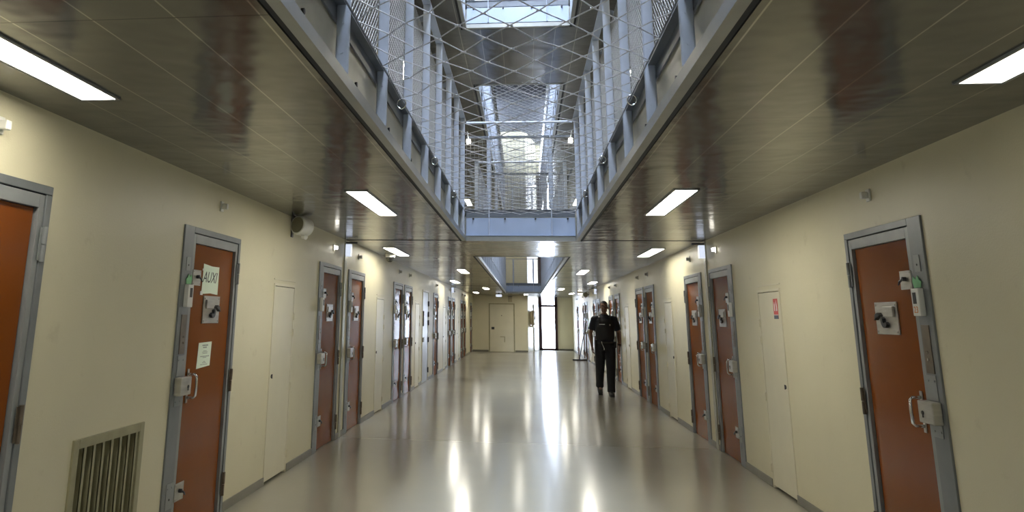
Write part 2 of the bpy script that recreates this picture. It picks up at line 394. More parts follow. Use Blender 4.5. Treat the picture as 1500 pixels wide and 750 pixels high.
def cell_door(side):
    r = empty('door_1')
    D = DW
    mb = LB(side)                                   # fixed frame: wide lock jamb, head, hinge jamb
    mb.b(0.0, 0.165, -0.05, 0.012, 0.0, DH, 0.003); mb.b(0.165, D, -0.05, 0.012, 2.066, DH, 0.003); mb.b(1.078, D, -0.05, 0.012, 0.0, 2.066, 0.003)
    mb.build('frame', M['jamb'], r)
    mb = LB(side); mb.b(0.160, 1.083, -0.066, -0.03, 0.0, 2.07); mb.build('backing', M['black'], r)
    mb = LB(side)                                   # leaf edge profile
    mb.b(0.170, 0.214, -0.028, 0.006, 0.006, 2.060, 0.002); mb.b(1.030, 1.073, -0.028, 0.006, 0.006, 2.060, 0.002); mb.b(0.214, 1.030, -0.028, 0.006, 1.995, 2.060, 0.002)
    mb.build('leaf_frame', M['steel'], r)
    mb = LB(side); mb.b(0.214, 1.018, -0.028, -0.014, 0.008, 1.992); mb.build('panel', M['orange'], r)
    # viewing plate with cover flap
    mb = LB(side); mb.b(0.470, 0.785, -0.013, -0.004, 1.428, 1.628, 0.001)
    for s_, z_ in ((0.49, 1.445), (0.765, 1.445), (0.49, 1.61), (0.765, 1.61)): mb.t([(s_, -0.004, z_), (s_, 0.0, z_)], 0.006, 8)
    vp = mb.build('viewing_plate', M['plate'], r)
    mb = LB(side); mb.b(0.50, 0.64, -0.004, 0.012, 1.535, 1.60, 0.004); mb.build('flap', M['plate'], vp)
    mb = LB(side)                                   # curved shutter
    arc = [(0.625 + 0.045*math.cos(a), 1.515 + 0.048*math.sin(a)) for a in [math.radians(-150 + i*20) for i in range(10)]]
    arc += [(0.625 + 0.018*math.cos(a), 1.515 + 0.02*math.sin(a)) for a in [math.radians(30 - i*36) for i in range(6)]]
    mb.poly(arc, -0.004, 0.018); mb.build('shutter', M['darkmetal'], vp)
    mb = LB(side)
    mb.poly([(0.67, 1.545), (0.70, 1.562), (0.735, 1.552), (0.75, 1.515), (0.72, 1.53), (0.695, 1.535)], -0.004, 0.022); mb.build('lever', M['black'], vp)
    # upper and lower bolts
    for z0, z1 in ((1.695, 1.805), (0.262, 0.375)):
        mb = LB(side); mb.b(0.195, 0.338, 0.0065, 0.012, z0, z1, 0.001)
        for s_, z_ in ((0.21, z0+0.012), (0.322, z0+0.012), (0.21, z1-0.012), (0.322, z1-0.012)): mb.t([(s_, 0.012, z_), (s_, 0.015, z_)], 0.005, 6)
        bp_ = mb.build('bolt_plate', M['plate'], r)
        zc = (z0+z1)/2
        mb = LB(side); mb.t([(0.262, 0.012, zc+0.006), (0.262, 0.034, zc+0.006)], 0.013, 10); mb.t([(0.262, 0.03, zc+0.006), (0.29, 0.036, zc-0.008), (0.315, 0.034, zc-0.028)], [0.008, 0.007, 0.004], 8)
        mb.build('bolt_lever', M['darkmetal'], bp_)
    # pull handle
    mb = LB(side); mb.b(0.290, 0.320, -0.013, -0.006, 0.885, 1.115, 0.002)
    h = mb.build('handle_plate', M['plate'], r)
    mb = LB(side); mb.t([(0.305, -0.008, 0.920), (0.305, 0.040, 0.922), (0.310, 0.052, 0.935), (0.310, 0.055, 1.0), (0.310, 0.052, 1.065), (0.305, 0.040, 1.078), (0.305, -0.008, 1.080)], 0.0095, 8)
    mb.build('handle', M['chrome'], h, True)
    # lock case on the jamb
    mb = LB(side); mb.b(0.030, 0.200, 0.0125, 0.065, 0.955, 1.075, 0.006); lk = mb.build('lock_case', M['plate'], r)
    mb = LB(side); mb.t([(0.145, 0.065, 1.01), (0.145, 0.069, 1.01)], 0.012, 10); mb.b(0.141, 0.149, 0.065, 0.069, 0.985, 1.01); mb.build('keyhole', M['black'], lk)
    # jamb plates
    mb = LB(side); mb.b(0.050, 0.155, 0.0125, 0.016, 1.08, 1.215, 0.001); mb.b(0.050, 0.155, 0.0125, 0.016, 0.885, 0.95, 0.001)
    for z_ in (1.185, 0.915):
        for s_ in (0.068, 0.138): mb.t([(s_, 0.016, z_), (s_, 0.019, z_)], 0.006, 6)
    mb.build('jamb_plate', M['steel'], r)
    mb = LB(side); mb.b(0.058, 0.128, 0.0125, 0.016, 1.79, 1.885, 0.001); p = mb.build('jamb_plate', M['steel'], r)
    mb = LB(side); mb.t([(0.093, 0.016, 1.83), (0.093, 0.018, 1.83)], 0.006, 8); mb.build('keyhole', M['black'], p)
    mb = LB(side); mb.b(0.050, 0.150, 0.0125, 0.016, 0.24, 0.40, 0.001)
    for s_, z_ in ((0.07, 0.37), (0.13, 0.37)): mb.t([(s_, 0.016, z_), (s_, 0.019, z_)], 0.006, 6)
    p = mb.build('jamb_plate', M['steel'], r)
    mb = LB(side); mb.t([(0.10, 0.016, 0.30), (0.10, 0.018, 0.30)], 0.007, 8); mb.build('keyhole', M['black'], p)
    # control strip with buttons
    mb = LB(side); mb.b(0.055, 0.145, 0.0125, 0.016, 1.225, 1.49, 0.001); bp_ = mb.build('button_plate', M['brown_plate'], r)
    for z_ in (1.30, 1.34): 
        mb = LB(side); mb.t([(0.10, 0.016, z_), (0.10, 0.022, z_)], 0.008, 10); mb.build('button', M['chrome'], bp_)
    # intercom
    mb = LB(side); mb.b(0.060, 0.150, 0.0125, 0.045, 1.540, 1.695, 0.005); ic = mb.build('intercom', M['white'], r)
    mb = LB(side); mb.b(0.090, 0.130, 0.0451, 0.0465, 1.608, 1.672); mb.build('display', M['black'], ic)
    # hinges
    for z_ in (0.215, 0.985, 1.82):
        mb = LB(side); mb.t([(1.084, 0.020, z_-0.085), (1.084, 0.020, z_-0.004)], 0.0105, 10); mb.t([(1.084, 0.020, z_+0.0), (1.084, 0.020, z_+0.085)], 0.0125, 10)
        mb.b(1.055, 1.112, 0.0125, 0.0155, z_-0.08, z_+0.08); mb.build('hinge', M['brown_plate'] if z_ < 1.5 else M['steel'], r)
    return r

def hatch(side):
    r = empty('door_1')
    mb = LB(side); mb.b(0.0, 0.022, -0.05, 0.006, 0, HHT, 0.001); mb.b(HWD-0.022, HWD, -0.05, 0.006, 0, HHT, 0.001); mb.b(0.022, HWD-0.022, -0.05, 0.006, HHT-0.022, HHT, 0.001)
    mb.b(-0.01, HWD+0.01, 0.0, 0.006, HHT+0.035, HHT+0.045); mb.build('frame', M['cream_door'], r)
    mb = LB(side); mb.b(0.022, HWD-0.022, -0.066, -0.04, 0.0, HHT-0.022); mb.build('backing', M['black'], r)
    mb = LB(side); mb.b(0.027, HWD-0.026, -0.035, 0.003, 0.022, HHT-0.029, 0.002); mb.build('leaf', M['cream_door'], r)
    mb = LB(side); mb.t([(0.065, 0.003, 0.935), (0.065, 0.010, 0.935)], 0.018, 12); mb.b(0.058, 0.072, 0.010, 0.014, 0.915, 0.955); mb.build('latch', M['darkmetal'], r)
    for z_ in (0.17, 0.80, 1.32, 1.48):
        mb = LB(side); mb.t([(HWD-0.018, 0.010, z_-0.035), (HWD-0.018, 0.010, z_+0.035)], 0.008, 8); mb.b(HWD-0.04, HWD+0.004, 0.0035, 0.007, z_-0.03, z_+0.03); mb.build('hinge', M['cream_door'], r)
    return r

def grey_door(side):
    r = empty('door_1')
    mb = LB(side); mb.b(0, 0.03, -0.05, 0.012, 0, DH, 0.002); mb.b(DW-0.03, DW, -0.05, 0.012, 0, DH, 0.002); mb.b(0.03, DW-0.03, -0.05, 0.012, DH-0.04, DH, 0.002); mb.build('frame', M['cream_door'], r)
    mb = LB(side); mb.b(0.03, DW-0.03, -0.066, -0.04, 0, DH-0.04); mb.build('backing', M['black'], r)
    mb = LB(side); mb.b(0.034, DW-0.034, -0.035, 0.004, 0.01, DH-0.045, 0.002); mb.build('leaf', M['greydoor'], r)
    mb = LB(side); mb.b(0.08, 0.17, 0.004, 0.03, 1.28, 1.62, 0.004); mb.build('bar_handle', M['darkmetal'], r)
    mb = LB(side); mb.b(0.07, 0.26, 0.004, 0.03, 0.92, 1.02, 0.004); mb.build('lock_case', M['darkmetal'], r)
    for z_ in (0.25, 0.95, 1.35, 1.55, 1.8):
        mb = LB(side); mb.t([(DW-0.035, 0.02, z_-0.06), (DW-0.035, 0.02, z_+0.06)], 0.014, 8); mb.build('hinge', M['darkmetal'], r)
    return r

protoD = {-1: cell_door(-1), 1: cell_door(1)}
usedD = {-1: False, 1: False}
protoH = {-1: hatch(-1), 1: hatch(1)}; usedH = {-1: False, 1: False}
num = [0]
ordw = ['first', 'second', 'third', 'fourth', 'fifth', 'sixth', 'seventh', 'eighth', 'ninth', 'tenth', 'eleventh', 'twelfth', 'thirteenth']
def place(proto, used, side, y, label, group):
    o = proto[side] if not used[side] else copy_tree(proto[side])
    used[side] = True
    num[0] += 1; o.name = 'door_%d' % num[0]
    o.location = (side*HW, y, 0)
    return tag(o, label, None, group, 'structure')
doorL, doorR = [], []
for i, (y, k) in enumerate(LD):
    lab = ['orange cell door cut by the photo edge, before the vent grille', 'orange cell door with the two paper notices', 'reddish cell door just before the joint strip, vent grille side',
           'orange cell door just past the joint strip, vent grille side'] [i] if i < 4 else '%s cell door counting along the vent grille wall' % ordw[i]
    if k == 'g':
        o = grey_door(-1); num[0] += 1; o.name = 'door_%d' % num[0]; o.location = (-HW, y, 0); tag(o, 'plain blue grey metal door on the vent grille side', None, None, 'structure')
    else: o = place(protoD, usedD, -1, y, lab, 'orange cell doors on the left wall')
    doorL.append(o)
for i, (y, k) in enumerate(RD):
    lab = ['orange cell door marked 23 nearest on the right wall', 'reddish cell door just before the joint strip, guard side', 'orange cell door just past the joint strip, guard side'][i] if i < 3 else '%s cell door counting along the guard side wall' % ordw[i]
    doorR.append(place(protoD, usedD, 1, y, lab, 'orange cell doors on the right wall'))
for i, y in enumerate(LH):
    place(protoH, usedH, -1, y, '%s cream service hatch door along the vent grille wall' % ordw[i], 'cream service hatches on the left wall')
for i, y in enumerate(RH):
    place(protoH, usedH, 1, y, 'cream service hatch door with the red fire sticker' if i == 0 else '%s cream service hatch door along the guard side wall' % ordw[i], 'cream service hatches on the right wall')

# number 23 on the near right intercom: own copy of it
for ch in doorR[0].children:
    if ch.name.startswith('intercom'):
        text_mesh('23', 0.052, M['orangeink'], 'number', ch, (-0.0458, 0.107, 1.573), (0, -1, 0), (0, 0, 1))

# torn green slips tucked above the intercoms
def slip(side, y, label):
    mb = LB(side)
    mb.poly([(0.075, 1.70), (0.15, 1.70), (0.168, 1.735), (0.150, 1.765), (0.125, 1.748), (0.100, 1.768), (0.088, 1.745), (0.062, 1.735)], 0.0165, 0.020)
    o = mb.build('paper_slip', M['green'], None, loc=(side*HW, y, 0)); return tag(o, label, 'paper', 'torn green slips above the intercoms')
slip(-1, 5.345, 'torn green paper slip above the intercom beside the AUXI door')
slip(1, 4.865, 'torn green paper slip above the intercom marked 23')

# AUXI notice, landscape sheet taped to the second left door
r = empty('paper_notice', (-HW, 5.345, 0))
mb = LB(-1); mb.poly([(0.425, 1.640), (0.60, 1.648), (0.745, 1.640), (0.745, 1.75), (0.745, 1.852), (0.60, 1.850), (0.435, 1.862), (0.432, 1.75)], -0.0135, -0.0120); mb.build('sheet', M['paper'], r)
mb = LB(-1); mb.b(0.405, 0.45, -0.0135, -0.0110, 1.632, 1.66); mb.build('tape', M['white'], r)
mb = LB(-1); mb.b(0.42, 0.445, -0.0135, -0.011, 1.81, 1.825); mb.build('tape', M['white'], r)
text_mesh('AUXI', 0.115, M['ink'], 'lettering', r, (0-0.0118, 0.565, 1.762), (0, 1, 0), (0, 0, 1), shear=0.35)
tag(r, 'white sheet reading AUXI taped above the viewing plate', 'paper notice')
# text notice
r = empty('paper_notice', (-HW, 5.345, 0))
mb = LB(-1); mb.poly([(0.445, 1.105), (0.695, 1.118), (0.705, 1.292), (0.46, 1.288)], -0.0135, -0.0120); mb.build('sheet', M['paper'], r)
mb = LB(-1)
for z_, w_, h_ in ((1.268, 0.10, 0.010), (1.253, 0.07, 0.010), (1.228, 0.06, 0.004), (1.219, 0.09, 0.004), (1.210, 0.08, 0.004), (1.189, 0.15, 0.006), (1.180, 0.06, 0.004), (1.152, 0.03, 0.004), (1.143, 0.06, 0.004), (1.131, 0.13, 0.004)):
    s_ = 0.58 - w_/2
    while s_ < 0.58 + w_/2:
        l_ = random.uniform(0.008, 0.02); mb.b(s_, s_+l_, -0.0120, -0.0117, z_-h_/2, z_+h_/2); s_ += l_ + 0.004
mb.build('lettering', M['greyink'], r)
tag(r, 'printed text sheet taped below the viewing plate, above the handle', 'paper notice')

# fire sticker on the first right hatch
r = empty('fire_sticker', (HW, RH[0], 0))
mb = LB(1); mb.b(0.085, 0.215, 0.0035, 0.0050, 1.52, 1.70); mb.build('red_field', M['red'], r)
mb = LB(1); mb.b(0.085, 0.215, 0.0050, 0.0056, 1.52, 1.552); mb.build('grey_band', M['signgrey'], r)
mb = LB(1)
mb.poly([(0.168, 1.590), (0.192, 1.590), (0.192, 1.648), (0.184, 1.658), (0.184, 1.668), (0.176, 1.668), (0.176, 1.658), (0.168, 1.648)], 0.0050, 0.0056)
mb.poly([(0.105, 1.590), (0.140, 1.590), (0.132, 1.620), (0.138, 1.645), (0.128, 1.690), (0.118, 1.660), (0.108, 1.625)], 0.0050, 0.0056)
mb.b(0.085, 0.215, 0.0050, 0.0055, 1.553, 1.558)
mb.build('pictogram', M['signwhite'], r)
tag(r, 'red fire extinguisher sticker on the cream hatch door', 'sign')

# ------------------------------------------------------------------ vent grille
r = empty('vent_grille', (-HW, VENT[0], 0))
W_ = VENT[1]-VENT[0]
mb = LB(-1); z0, z1 = VENT[2], VENT[3]
mb.b(0, 0.055, -0.05, 0.012, z0, z1, 0.003); mb.b(W_-0.055, W_, -0.05, 0.012, z0, z1, 0.003); mb.b(0.055, W_-0.055, -0.05, 0.012, z1-0.05, z1, 0.003); mb.b(0.055, W_-0.055, -0.05, 0.012, z0, z0+0.05, 0.003)
mb.build('frame', M['olive'], r)
for k in range(7):
    s_ = 0.115 + k*0.098
    mb = LB(-1); mb.poly([(s_, z0+0.05), (s_+0.006, z0+0.05), (s_+0.006, z1-0.05), (s_, z1-0.05)], -0.045, 0.004)
    mb.poly([(s_, z0+0.05), (s_+0.03, z0+0.05), (s_+0.03, z1-0.05), (s_, z1-0.05)], 0.000, 0.004)
    mb.build('slat', M['olive'], r)
mb = LB(-1)
for k in range(46): mb.b(0.055 + k*0.015, 0.058 + k*0.015, -0.052, -0.049, z0+0.05, z1-0.05)
for k in range(37): mb.b(0.055, W_-0.055, -0.052, -0.049, z0+0.05 + k*0.015, z0+0.053 + k*0.015)
mb.build('wire_mesh', M['olive'], r)
mb = LB(-1); mb.b(0.0, W_, -0.068, -0.062, z0, z1); mb.build('backing', M['dark_room'], r)
tag(r, 'olive louvred vent grille low in the wall beside the AUXI door', 'vent grille')

# ------------------------------------------------------------------ ceiling lights
def lamp_proto():
    r = empty('ceiling_light')
    L, w = 0.79, 0.10
    mb = MB()
    for sx in (-1, 1): mb.box(sx*(w-0.016), sx*w, -L, L, -0.008, 0.0)
    for sy in (-1, 1): mb.box(-w+0.016, w-0.016, sy*(L-0.016), sy*L, -0.008, 0.0)
    mb.build('trim', M['jamb'], r)
    mb = MB(); mb.box(-w+0.017, w-0.017, -L+0.017, L-0.017, -0.006, -0.001); mb.build('diffuser', M['lamp'], r)
    return r
lp = lamp_proto(); first = [True]
def light(x, y, z, label, group):
    o = lp if first[0] else copy_tree(lp); first[0] = False
    o.location = (x, y, z - 0.0005); tag(o, label, 'ceiling light', group)
pos = [(1.94, 2.62), (1.30, 7.02), (1.94, 12.40), (1.30, 17.75), (1.94, 23.1), (1.30, 28.3), (1.94, 33.3)]
nm = ['cut by the picture edge', 'over the service hatch', 'past the joint strip, close to the wall', 'fourth from the viewer', 'fifth from the viewer, near the wall', 'sixth from the viewer', 'last before the end wall']
for sd, s in ((-1, 'left'), (1, 'right')):
    for (x, y), n_ in zip(pos, nm): light(sd*x, y, CZ, 'recessed white strip light in the %s ceiling, %s' % (s, n_), 'corridor strip lights')
    for y in (5.4, 12.2, 20.0, 28.0): light(sd*1.90, y, CZ+LEV, 'strip light over the %s upper gallery, %s' % (s, {5.4: 'nearest', 12.2: 'shining through the mesh panels', 20.0: 'beyond the middle bridge', 28.0: 'farthest'}[y]), 'upper gallery strip lights')
weak = M['lamp'].copy(); weak.name = 'lit_diffuser_dimmed'; weak.node_tree.nodes['Principled BSDF'].inputs['Emission Strength'].default_value = 7.0  # emission lowered on one fitting to darken the near right wall and door
for o in C.objects:
    if o.name.startswith('ceiling_light') and o.get('label', '').startswith('recessed white strip light in the right ceiling, cut'):
        for ch in o.children:
            if ch.name.startswith('diffuser'):
                ch.data = ch.data.copy(); ch.data.materials[0] = weak
light(-0.3, 35.4, CZ+LEV, 'strip light added to brighten the upper end landing behind the far wire mesh', 'upper gallery strip lights')  # extra fitting, added because the upper end wall came out dim
light(0.1, 35.2, CZ, 'small strip light in the middle of the ceiling at the end wall', 'corridor strip lights')

# ------------------------------------------------------------------ call lamps above the doors
def call_lamp(side, y, lit, label):
    r = empty('wall_lamp', (side*HW, y, 2.32))
    mb = LB(side); mb.b(-0.028, 0.028, 0.001, 0.014, -0.04, 0.04, 0.003); mb.build('base', M['white'], r)
    mb = LB(side); mb.b(-0.016, 0.022, 0.0145, 0.055, -0.022, 0.022, 0.005); mb.build('lens', M['calllit'] if lit else M['white'], r)
    tag(r, label, 'call lamp', 'call lamps above the cell doors')
for side, lst, s in ((-1, LD, 'vent grille'), (1, RD, 'guard')):
    for i, (y, k) in enumerate(lst):
        if k == 'o': call_lamp(side, y+0.65, (i == 2 and side < 0) or (i == 1 and side > 0), 'small white %scall lamp over the %s door on the %s side' % ('lit ' if (i == 2 and side < 0) or (i == 1 and side > 0) else '', ordw[i], s))

# ------------------------------------------------------------------ joint strips, exit boxes
k = 0
for j, y in enumerate(JOINTS):
    for side, s in ((-1, 'left'), (1, 'right')):
        k += 1
        mb = LB(side); mb.b(-0.055, -0.006, 0.0005, 0.016, 0.0, CZ-0.002, 0.003); mb.b(0.006, 0.055, 0.0005, 0.016, 0.0, CZ-0.002, 0.003); mb.b(-0.006, 0.006, 0.0005, 0.006, 0.0, CZ-0.002)
        struct(mb.build('trim_%d' % k, M['strip'], loc=(side*HW, y, 0)), 'vertical metal joint strip between two cell doors on the %s wall, %s' % (s, ('near', 'far')[j]))
        r = empty('sign_box', (side*HW, y-0.03, 2.33))
        mb = LB(side); mb.b(-0.03, 0.03, 0.017, 0.09, -0.07, 0.09, 0.006); mb.build('housing', M['exitlit'], r)
        mb = LB(side); mb.b(-0.02, 0.02, 0.017, 0.17, 0.10, 0.118); mb.build('bracket', M['darkmetal'], r)
        tag(r, 'small bluish lit box atop the %s joint strip on the %s wall' % (('near', 'far')[j], s), 'sign light', 'lit boxes at the joint strips')
    mb = MB()
    for sd in (-1, 1): mb.box(sd*GAP, sd*HW, y-0.012, y+0.012, CZ-0.004, CZ-0.0005)
    k += 1
    struct(mb.build('trim_%d' % (k+10), M['black']), 'dark expansion joint across the ceiling tiles')
# shadow gap and steel lip round each opening
def lip(zc, nm):
    for i, (a, b) in enumerate((OP1, OP2)):
        mb = MB()
        for sd in (-1, 1):
            mb.box(sd*LIP, sd*(GAP-0.032), a+0.022, b-0.022, zc-0.004, zc+0.055)
        mb.box(-GAP+0.022, GAP-0.022, a+0.022, a+0.08, zc-0.004, zc+0.055); mb.box(-GAP+0.022, GAP-0.022, b-0.08, b-0.022, zc-0.004, zc+0.055)
        struct(mb.build('trim_%d%s' % (20+i, nm), M['lip']), 'pale steel lip round the %s ceiling opening' % (('near', 'far')[i]))
        mb = MB()
        for sd in (-1, 1): mb.box(sd*(GAP-0.032), sd*(GAP+0.001), a, b, zc+0.010, zc+0.05)
        struct(mb.build('trim_%d%s' % (30+i, nm), M['black']), 'black shadow gap round the %s ceiling opening' % (('near', 'far')[i]))
lip(CZ, ''); lip(CZ+LEV, '_upper')

# ------------------------------------------------------------------ gallery railings
def expanded_panel():
    """1 m long, 0.96 m tall sheet of expanded metal in the local yz plane"""
    bm = bmesh.new(); P = 0.0235; Q = 0.024; nz = 40; ny = 41
    w, d = 0.0046, 0.006
    for i in range(ny):
        y = 0.03 + i*P
        prev = None
        for j in range(nz+1):
            off = P*0.34*(1 if (j//1) % 2 == 0 else -1)*(1 if i % 2 == 0 else -1)
            c = (y+off, j*Q)
            ring = [bm.verts.new(p) for p in ((0, c[0]-w, c[1]), (d, c[0]-w, c[1]+0.003), (d, c[0]+w, c[1]+0.003), (0, c[0]+w, c[1]))]
            if prev:
                for k in range(4): bm.faces.new((prev[k], prev[(k+1) % 4], ring[(k+1) % 4], ring[k]))
            prev = ring
    bmesh.ops.recalc_face_normals(bm, faces=bm.faces)
    me = bpy.data.meshes.new('mesh_panel'); bm.to_mesh(me); bm.free(); me.materials.append(M['mesh']); return me
EXP = expanded_panel()
POST = None
def side_railing(sd, ya, yb, zc, label):
    """posts stand on the lip; zc = soffit height"""
    r = empty('gallery_railing', (sd*LIP, ya, zc))
    L = yb-ya
    global POST
    if POST is None:
        mb = MB(); mb.box(0.0, 0.062, -0.011, 0.011, 0.057, 1.615, 0.008)
        for z_ in (0.16, 0.30, 0.95): mb.tube([(0.03, -0.014, z_), (0.03, 0.014, z_)], 0.007, 8)
        o = mb.build('post', M['fence']); POST = o.data; bpy.data.objects.remove(o)
    n = int(L // 1.0)
    y0 = (L - n*1.0)/2
    for i in range(n+1):
        p = bpy.data.objects.new('post', POST); C.objects.link(p); p.parent = r; p.location = (0, y0+i, 0)
        if sd < 0: p.rotation_euler = (0, 0, PI)
        if i < n:
            q = bpy.data.objects.new('mesh_panel', EXP); C.objects.link(q); q.parent = r
            q.location = (sd*0.063, y0+i+0.0, 0.44)
            if sd < 0: q.rotation_euler = (0, 0, PI); q.location.y += 1.0
    mb = MB(); mb.box(sd*0.064, sd*0.074, 0, L, 0.31, 0.40); mb.box(sd*0.020, sd*0.074, 0, L, 0.385, 0.40); mb.build('kick_rail', M['rail'], r)
    mb = MB(); mb.box(sd*-0.004, sd*0.066, 0, L, 1.616, 1.626, 0.002); mb.build('top_rail', M['fence'], r)
    mb = MB(); mb.tube([(sd*0.14, 0, 1.47), (sd*0.14, L, 1.47)], 0.024, 10)
    for i in range(n+1): mb.prism([(sd*0.063, 1.46), (sd*0.063, 1.52), (sd*0.14, 1.485), (sd*0.14, 1.46)], 'y', y0+i-0.005, y0+i+0.005)
    mb.build('handrail', M['rail'], r)
    # bolts on the slab edge
    mb = MB(); mb.tube([(0, 0, 0), (-0.012*sd, 0, 0)], 0.014, 8); bo = mb.build('anchor_bolt', M['darkmetal'], r); bo.location = (sd*(GAP-LIP-0.001), y0+0.5, 0.16)
    for i in range(1, n):
        q = bo.copy(); C.objects.link(q); q.parent = r; q.location = (sd*(GAP-LIP-0.001), y0+i+0.5, 0.16)
    return tag(r, label, 'railing', 'gallery side railings')
def end_railing(y, face, zc, label):
    """across the opening; face = +1 when its outer face looks to +y"""
    r = empty('bridge_railing', (0, y, zc))
    W = LIP - 0.005
    mb = MB(); mb.box(-W, W, 0.0, 0.012, 0.06, 0.30); mb.box(-W, W, face*0.03, 0.0, 0.06, 0.072); mb.build('edge_beam', M['beam'], r)
    mb = MB(); mb.box(-W, W, -0.004, 0.016, 0.31, 0.405); mb.box(-W, W, -0.02, 0.03, 0.40, 0.41); mb.build('kick_rail', M['rail'], r)
    for x in (-0.41, 0.41):
        mb = MB(); mb.box(x-0.006, x+0.006, face*0.005, face*0.06, 0.06, 1.40, 0.002); mb.build('post', M['fence'], r)
        mb = MB(); mb.box(x-0.03, x+0.03, 0.018, 0.026, 0.42, 1.38, 0.002); mb.build('post_flange', M['fence'], r)
    mb = MB(); mb.box(-W, W, -0.02, 0.03, 1.385, 1.41); mb.build('top_rail', M['rail'], r)
    mb = MB(); mb.tube([(-W, 0.0, 1.60), (W, 0.0, 1.60)], 0.018, 10); mb.build('upper_pipe', M['fence'], r)
    mb = MB()
    nx = int(2*W/0.055)
    for i in range(nx+1):
        x = -W + 2*W*i/nx; mb.box(x-0.0022, x+0.0022, 0.003, 0.0075, 0.41, 1.385)
    for i in range(24):
        z_ = 0.41 + i*0.042; mb.box(-W, W, 0.008, 0.0125, z_-0.0022, z_+0.0022)
    mb.build('wire_mesh', M['mesh'], r)
    for x in (-0.62, -0.2, 0.2, 0.62):
        mb = MB(); mb.tube([(x, face*0.0, 0.285), (x, face*0.03, 0.285)], 0.012, 8); mb.build('bolt', M['darkmetal'], r)
    return tag(r, label, 'railing', 'bridge end railings')
for zc, lv in ((CZ, 'first floor'), (CZ+LEV, 'top floor')):
    for sd, s in ((-1, 'left'), (1, 'right')):
        side_railing(sd, OP1[0]+0.1, OP1[1]-0.09, zc, 'blue grey post and mesh railing on the %s of the near opening, %s' % (s, lv))
        side_railing(sd, OP2[0]+0.09, OP2[1]-0.09, zc, 'blue grey post and mesh railing on the %s of the far opening, %s' % (s, lv))
    end_railing(OP1[1]-0.06, -1, zc, 'wire mesh railing across the near edge of the middle bridge, %s' % lv)
    end_railing(OP2[0]+0.06, 1, zc, 'wire mesh railing across the far edge of the middle bridge, %s' % lv)
    end_railing(OP2[1]-0.06, -1, zc, 'wire mesh railing across the far bridge at the end of the well, %s' % lv)

# ------------------------------------------------------------------ safety nets
def net(ya, yb, z, wx, ly, rad, label, knots=True):
    r = empty('safety_net', (0, ya, z))
    L = yb-ya; W = LIP-0.01
    nx = round(2*W/wx); wx = 2*W/nx; ny = round(L/ly); ly = L/ny
    rn = random.Random(3)
    def node(i, j):   # half steps
        x = -W + i*wx/2; y = j*ly/2
        if 0 < i < 2*nx and 0 < j < 2*ny: x += rn.uniform(-.012, .012); y += rn.uniform(-.018, .018)
        sag = -0.05*(1-(x/W)**2)*math.sin(PI*y/L)
        return Vector((x, y, sag + rn.uniform(-.006, .006)))
    N = {(i, j): node(i, j) for i in range(2*nx+1) for j in range(2*ny+1) if (i+j) % 2 == 0}
    mb = MB()
    for (i, j), p in N.items():
        for di in (-1, 1):
            q = N.get((i+di, j+1))
            if q: mb.tube([p, q], rad, 5)
        if knots and 0 < i < 2*nx: 
            mb.tube([p+Vector((-0.014, 0, 0)), p, p+Vector((0.014, 0, 0))], [rad*0.9, rad*1.7, rad*0.9], 6)
    mb.build('net', M['net'], r)
    mb = MB()
    for sd in (-1, 1): mb.tube([(sd*W, 0, 0), (sd*W, L, 0)], rad*1.6, 6)
    mb.build('edge_cable', M['rail'], r)
    y = 1.9*math.ceil(ya/1.9) + 0.98 - ya
    while y < 0.2: y += 1.9
    while y < L:
        for sd in (-1, 1):
            mb = MB(); c = Vector((sd*(W+0.006), y, -0.02))
            mb.tube([c + Vector((0.028*math.cos(a), 0.0, 0.032*math.sin(a))) for a in [2*PI*k/16 for k in range(16)]], 0.0055, 6, closed=True)
            mb.build('ring', M['chrome'], r, True)
        y += 1.9
    return tag(r, label, 'safety net')
net(-1.0, OP1[1]-0.12, CZ+0.345, 0.225, 0.34, 0.0031, 'wide diamond wire safety net stretched over the near opening')
net(OP2[0]+0.16, OP2[1]-0.16, CZ+LEV+0.33, 0.16, 0.24, 0.004, 'finer diamond safety net over the far opening, one storey higher', False)

# small white corner lamps at the bridge railing
for sd, s in ((-1, 'left'), (1, 'right')):
    r = empty('corner_lamp', (sd*(LIP-0.04), OP1[1]-0.14, 3.80))
    mb = MB(); mb.box(-0.028, 0.028, -0.04, 0.04, -0.028, 0.028, 0.006); mb.build('housing', M['calllit'], r)
    mb = MB(); mb.tube([(0, 0, 0.028), (sd*0.02, 0, 0.14)], 0.008, 8); mb.build('stem', M['white'], r)
    tag(r, 'tiny bright white lamp at the %s top corner of the bridge railing' % s, 'lamp', 'bridge corner lamps')

# ------------------------------------------------------------------ loudspeakers, camera, end wall fittings
def speaker(side, y, z, label, aim):
    r = empty('loudspeaker', (side*HW, y, z))
    mb = LB(side); mb.b(-0.03, 0.03, 0.0, 0.012, -0.10, 0.12, 0.003); mb.b(-0.008, 0.008, 0.012, 0.10, -0.02, 0.02); mb.t([(0, 0.01, 0.10), (0.0, 0.07, 0.13), (0, 0.12, 0.05)], 0.006, 6); mb.build('mount', M['darkmetal'], r)
    a = Vector((-side*0.16, 0.07, 0.0)); d = Vector(aim).normalized()
    mb = MB(); mb.tube([a, a + d*0.02, a + d*0.12, a + d*0.165, a + d*0.175], [0.06, 0.088, 0.096, 0.096, 0.088], 28); body = mb.build('body', M['white'], r, True)
    body.data.polygons[-1].use_smooth = False; body.data.polygons[-2].use_smooth = False
    mb = MB(); mb.tube([a + d*0.1752, a + d*0.179], 0.080, 28); mb.build('front_grille', M['grille'], r)
    mb = MB(); mb.tube([a + Vector((side*0.05, -0.03, -0.085)), a + Vector((side*0.01, -0.05, -0.095))], 0.028, 14); mb.build('gland', M['white'], r)
    return tag(r, label, 'loudspeaker', 'wall loudspeakers')
